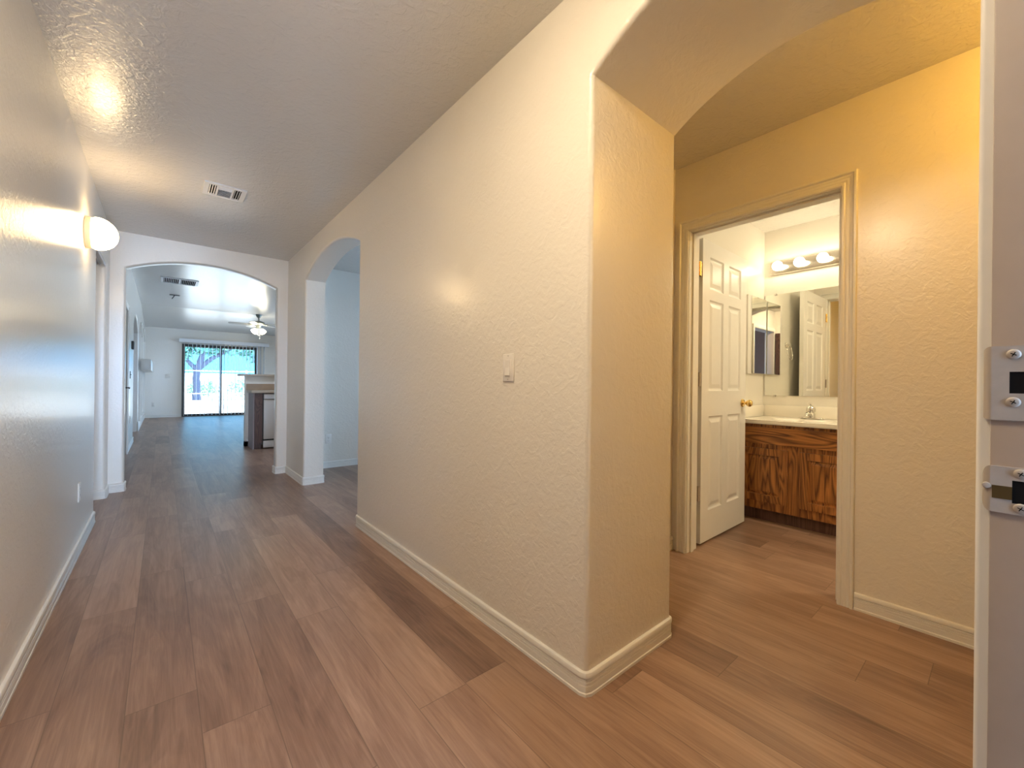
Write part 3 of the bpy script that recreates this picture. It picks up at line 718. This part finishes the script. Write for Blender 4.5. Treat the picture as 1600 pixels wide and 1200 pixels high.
t = thing('ceiling_bracket', 'small dark detector bracket with a hanging tab on the living room ceiling', 'bracket', (.16, 10.95, 2.8))
bx('bar', M['black'], t, .09, .25, 10.90, 10.93, 2.786, 2.7995); bm = bmesh.new(); box(bm, .165, .18, 10.86, 10.90, 2.70, 2.79, rot=Matrix.Rotation(.5, 3, 'Y'), piv=Vector((.17, 10.9, 2.79))); finish('tab', bm, M['black'], t)

# ---------------------------------------------------------------- ceiling fan
FX, FY = 1.91, 12.6
t = thing('ceiling_fan', 'ceiling fan with four lit tulip shades hanging in the living room', 'ceiling fan', (FX, FY, 2.8))
bm = bmesh.new(); lathe(bm, [(.07, .0005), (.068, -.02), (.045, -.07), (.02, -.085), (0, -.085)], (FX, FY, 2.799)); finish('canopy', bm, M['pewter'], t, smooth=40)
bm = bmesh.new(); lathe(bm, [(.014, -.08), (.014, -.18)], (FX, FY, 2.799), seg=12); finish('downrod', bm, M['pewter'], t, smooth=40)
bm = bmesh.new(); lathe(bm, [(.03, 2.64), (.10, 2.625), (.14, 2.60), (.145, 2.57), (.12, 2.545), (.07, 2.53), (.05, 2.46), (.06, 2.44), (.05, 2.42), (0, 2.415)], (FX, FY, 0)); finish('motor_housing', bm, M['pewter'], t, smooth=40)
for k in range(5):
    a = math.radians(176 + 72 * k); Rz = Matrix.Rotation(a, 3, 'Z'); Rt = Matrix.Rotation(math.radians(12), 3, 'X'); c = Vector((FX, FY, 2.535))
    bm = bmesh.new(); outl = [(.20, .05), (.30, .062), (.55, .070), (.63, .062), (.66, .035), (.66, -.035), (.63, -.062), (.55, -.070), (.30, -.062), (.20, -.05)]
    up_ = [bm.verts.new(c + Rz @ (Rt @ Vector((x, y, .004)))) for x, y in outl]; dn = [bm.verts.new(c + Rz @ (Rt @ Vector((x, y, -.004)))) for x, y in outl]
    bm.faces.new(up_); bm.faces.new(list(reversed(dn)))
    for i in range(10): bm.faces.new((up_[i], up_[(i + 1) % 10], dn[(i + 1) % 10], dn[i]))
    bmesh.ops.triangulate(bm, faces=[f for f in bm.faces if len(f.verts) > 4])
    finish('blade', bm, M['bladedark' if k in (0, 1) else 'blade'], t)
    bm = bmesh.new(); tube(bm, [c + Rz @ Vector((.11, 0, .015)), c + Rz @ Vector((.17, 0, .0)), c + Rz @ Vector((.24, 0, .008))], [.016, .012, .02], 8); finish('blade_arm', bm, M['pewter'], t, smooth=40)
for k in range(4):
    a = math.radians(30 + 90 * k); d = Vector((math.cos(a), math.sin(a), 0)); ax = (d * .75 + Vector((0, 0, -.66))).normalized()
    s0 = Vector((FX, FY, 2.43)) + d * .05; ux = ax.orthogonal().normalized(); uy = ax.cross(ux); A = Matrix((ux, uy, ax)).transposed()
    bm = bmesh.new(); tube(bm, [Vector((FX, FY, 2.44)) + d * .03, s0, s0 + ax * .03], [.012, .014, .022], 10); finish('lamp_arm', bm, M['pewter'], t, smooth=40)
    bm = bmesh.new(); lathe(bm, [(.02, .02), (.035, .04), (.055, .07), (.066, .10), (.070, .125), (.062, .126), (0, .115)], s0, mat3=A, seg=20, cap=False); finish('glass_shade', bm, M['fanglow'], t, smooth=60)
for dx, ln in ((.02, .24), (-.015, .15)):
    bm = bmesh.new(); tube(bm, [(FX + dx, FY - .03, 2.42), (FX + dx, FY - .03, 2.42 - ln)], .003, 6); lathe(bm, [(0, 0), (.011, .008), (.011, .022), (0, .03)], (FX + dx, FY - .03, 2.40 - ln), seg=10); finish('pull_chain', bm, M['white'], t, smooth=40)

# ---------------------------------------------------------------- sliding door and blinds
w1 = bpy.data.objects.new('window_1', None); C.objects.link(w1); w1.location = (.43, GY + .05, 0); struct(w1)
def fr(x0, x1, y0, y1, z0, z1): return [(x0, x0 + .05, y0, y1, z0, z1), (x1 - .05, x1, y0, y1, z0, z1), (x0 + .05, x1 - .05, y0, y1, z0, z0 + .05), (x0 + .05, x1 - .05, y0, y1, z1 - .06, z1)]
bm = bmesh.new()
for a in ((.432, .452, GY + .02, GY + .12, 0, 2.138), (2.308, 2.328, GY + .02, GY + .12, 0, 2.138), (.452, 2.308, GY + .02, GY + .12, .0005, .02), (.452, 2.308, GY + .02, GY + .12, 2.12, 2.138)): box(bm, *a)
finish('outer_frame', bm, M['bronze'], w1)
for nm, a, b_, yy in (('fixed_panel', .452, 1.40, GY + .075), ('sliding_panel', 1.33, 2.308, GY + .035)):
    bm = bmesh.new()
    for q in fr(a, b_, yy, yy + .03, .02, 2.12): box(bm, *q)
    p_ = finish(nm, bm, M['bronze'], w1); bx('pane', M['glass'], p_, a + .05, b_ - .05, yy + .012, yy + .018, .07, 2.06)
t = thing('vertical_blinds', 'white vertical blinds with open vanes across the sliding glass door', 'blinds', (.36, GY - .1, 2.2))
bm = bmesh.new(); box(bm, .355, 2.63, GY - .135, GY - .128, 2.175, 2.285, bev=.003); box(bm, .355, .362, GY - .128, GY - .003, 2.175, 2.285); box(bm, 2.623, 2.63, GY - .128, GY - .003, 2.175, 2.285); finish('valance', bm, M['white'], t)
bx('head_rail', M['pewter'], t, .38, 2.60, GY - .09, GY - .05, 2.185, 2.225)
for k in range(22):
    x = .475 + k * .0965
    bm = bmesh.new(); box(bm, x - .0008, x + .0008, GY - .112, GY - .026, .03, 2.184, rot=Matrix.Rotation(math.radians(7), 3, 'Z'), piv=Vector((x, GY - .07, 1))); finish('vane', bm, M['vane'], t)

# ---------------------------------------------------------------- mantel
t = thing('mantel_shelf', 'white box mantel shelf on the living room left wall beyond the passage', 'shelf', (LVX, 11.62, 1.28))
bx('shelf_box', M['trim'], t, LVX + .0365, LVX + .20, 11.62, 14.6, 1.27, 1.50, bev=.006)
# ---------------------------------------------------------------- kitchen peninsula
sbox('wall_peninsula', M['wall'], 1.03, 3.2, 7.97, 8.10, 0, 1.145, bev=.0)
baseboard('baseboard_peninsula', [(1.09, 8.10), (1.03, 8.10), (1.03, 7.97), (1.075, 7.97)], left=True)
tag(bx('bar_top', M['laminate'], None, .955, 3.2, 7.90, 8.30, 1.1455, 1.18, bev=.004), 'beige raised bar top capping the peninsula half wall', 'bar top')
tag(bx('backsplash', M['tile'], None, 1.04, 3.2, 7.957, 7.9695, .9155, 1.02), 'tan backsplash strip between kitchen counter and bar top', 'backsplash')
tag(bx('kitchen_countertop', M['laminate'], None, 1.045, 3.2, 7.455, 7.955, .878, .915, bev=.006), 'beige kitchen countertop on the peninsula cabinet and dishwasher', 'countertop')
t = thing('base_cabinet', 'dark brown narrow end cabinet of the kitchen peninsula', 'cabinet', (1.075, 7.49, 0))
bx('side_panel', plain('mauve_laminate', (.36, .30, .30), .5), t, 1.076, 1.092, 7.50, 7.965, .001, .875)
bx('front_stile', M['cab'], t, 1.093, 1.20, 7.49, 7.965, .10, .875); bx('toe_kick', M['cab'], t, 1.093, 1.20, 7.56, 7.965, .001, .099)
t = thing('dishwasher', 'white built-in dishwasher beside the brown peninsula end cabinet', 'dishwasher', (1.21, 7.49, 0))
bx('body', M['black'], t, 1.206, 1.81, 7.52, 7.96, .10, .868)
bx('door_panel', M['appliance'], t, 1.215, 1.805, 7.478, 7.519, .155, .775, bev=.005); bx('control_panel', M['appliance'], t, 1.215, 1.805, 7.472, 7.519, .782, .862, bev=.005)
bx('handle', M['appliance'], t, 1.25, 1.77, 7.462, 7.4715, .79, .80, bev=.002); bx('kick_plate', M['appliance'], t, 1.215, 1.805, 7.50, 7.5195, .02, .128, bev=.003)
# added fill lamp above the camera, out of frame, to brighten the hall
t = thing('added_fill_lamp', 'added round warm fill lamp, unseen on the ceiling just inside the front door', 'ceiling lamp', (.2, .7, H))
bm = bmesh.new(); lathe(bm, [(.16, -.0005), (.16, -.02)], (.2, .7, H), seg=32); finish('base', bm, M['white'], t, smooth=40)
bm = bmesh.new(); lathe(bm, [(.15, -.0205), (.145, -.05), (.11, -.075), (.06, -.09), (0, -.094)], (.2, .7, H), seg=32, cap=False); finish('diffuser', bm, plain('warm_diffuser', (.9, .85, .75), .4, emit=(1.0, .82, .56), es=52), t, smooth=60)
t = thing('added_fill_lamp', 'added round warm fill lamp on the bathroom ceiling, out of sight behind the door wall', 'ceiling lamp', (3.4, -.1, H))  # bathroom fill lamp, added out of view to brighten door and vanity
bm = bmesh.new(); lathe(bm, [(.16, -.0005), (.16, -.02)], (3.4, -.1, H), seg=32); finish('base', bm, M['white'], t, smooth=40)
bm = bmesh.new(); lathe(bm, [(.15, -.0205), (.145, -.05), (.11, -.075), (.06, -.09), (0, -.094)], (3.4, -.1, H), seg=32, cap=False); finish('diffuser', bm, plain('bath_diffuser', (.9, .85, .75), .4, emit=(1.0, .86, .58), es=46), t, smooth=60)
# added cool fill lamp over the kitchen, outside the view, brightens the living room
t = thing('added_fill_lamp', 'added round cool fill lamp, unseen over the kitchen floor', 'ceiling lamp', (2.5, 6.7, 2.8))
bm = bmesh.new(); lathe(bm, [(.2, 2.7995), (.2, 2.78)], (2.5, 6.7, 0), seg=32); finish('base', bm, M['white'], t, smooth=40)
bm = bmesh.new(); lathe(bm, [(.19, 2.7795), (.185, 2.75), (.15, 2.72), (.08, 2.70), (0, 2.695)], (2.5, 6.7, 0), seg=32, cap=False); finish('diffuser', bm, plain('cool_diffuser', (.9, .9, .9), .4, emit=(.60, .76, 1.0), es=48), t, smooth=60)

# ---------------------------------------------------------------- outdoors
sbox('patio', M['patio'], -6, 8, GY + .145, 19.5, -.16, -.04)
struct(bx('ground', M['gravel'], None, -40, 60, 19.5, 80, -.3, -.10))
tag(bx('block_wall', M['block'], None, -20, 45, 44, 44.3, -.1, 1.7), 'low pale garden wall far beyond the tree', 'garden wall')
t = thing('garden_fence', 'thin white rail fence just beyond the patio', 'fence', (1.5, 19.6, -.1))
for z in (.06, .56, 1.42):
    bx('rail', M['white'], t, -4, 7, 19.58, 19.62, z, z + .035)
for k in range(6): bx('post', M['white'], t, -4 + k * 2.18, -3.95 + k * 2.18, 19.575, 19.625, -.1, 1.5)
def leaves(bm, cen, rad, n, s, rnd):
    for _ in range(n):
        while True:
            p = Vector((rnd.uniform(-1, 1), rnd.uniform(-1, 1), rnd.uniform(-1, 1)))
            if p.length < 1: break
        p = Vector(cen) + Vector((p.x * rad[0], p.y * rad[1], p.z * rad[2]))
        a = Vector((rnd.gauss(0, 1), rnd.gauss(0, 1), rnd.gauss(0, 1))).normalized(); b = a.orthogonal().normalized(); q = s * rnd.uniform(.6, 1.3)
        vs = [bm.verts.new(p + a * q), bm.verts.new(p + b * q * .45), bm.verts.new(p - a * q), bm.verts.new(p - b * q * .45)]; bm.faces.new(vs)
rnd = random.Random(3)
TX, TY = 1.55, 31.0
t = thing('shade_tree', 'large shade tree with forked dark trunk outside the sliding door', 'tree', (TX, TY, -.1))
bm = bmesh.new()
tube(bm, [(TX, TY, -.12), (TX + .02, TY, .5), (TX - .03, TY, 1.2), (TX + .03, TY, 1.9)], [.24, .19, .17, .19], 12)
tube(bm, [(TX, TY, 1.7), (TX + .7, TY, 2.4), (TX + 1.7, TY + .2, 3.1), (TX + 3.2, TY, 3.6)], [.15, .13, .10, .06], 10)
tube(bm, [(TX, TY, 1.7), (TX - .5, TY, 2.3), (TX - 1.0, TY + .2, 3.2), (TX - 1.4, TY, 4.4)], [.14, .10, .08, .05], 10)
tube(bm, [(TX + .05, TY, 1.75), (TX + .3, TY - .2, 2.8), (TX + .6, TY, 4.2)], [.2, .13, .08], 10)
tube(bm, [(TX + 1.2, TY + .1, 2.8), (TX + 1.5, TY, 3.6), (TX + 1.6, TY, 4.6)], [.1, .08, .05], 8)
finish('trunk', bm, M['bark'], t, smooth=60)
bm = bmesh.new()
for cx, cz, r, n in ((-1.2, 2.7, 1.0, 220), (.3, 3.1, .9, 200), (1.8, 3.4, 1.3, 260), (3.4, 3.0, 1.3, 300), (4.9, 2.9, 1.4, 300), (-.6, 4.2, 1.4, 250), (2.5, 4.6, 2.0, 300)): leaves(bm, (TX + cx, TY, cz), (r, r * .9, r * .62), n * 2, .17, rnd)
finish('crown', bm, M['leafa'], t)
for i, (px, py, r, h_) in enumerate(((-.4, 35, .9, .8), (2.2, 37, 1.05, .7), (4.4, 35, 1.05, .8), (7.0, 38, 1.3, .9), (9.8, 36, 1.2, .7))):
    bm = bmesh.new(); leaves(bm, (px, py, h_ * .75), (r, r, h_ * .8), 500, .10, rnd)
    o = finish('garden_shrub', bm, M['leafb'])
    tag(o, ('low green shrub beyond the tree, leftmost of the row', 'low green shrub just right of the tree trunk', 'low green shrub in the middle of the row beyond the fence', 'broad green shrub fourth from the left beyond the fence', 'green shrub farthest right behind the peninsula')[i], 'shrub', 'shrubs beyond the fence')
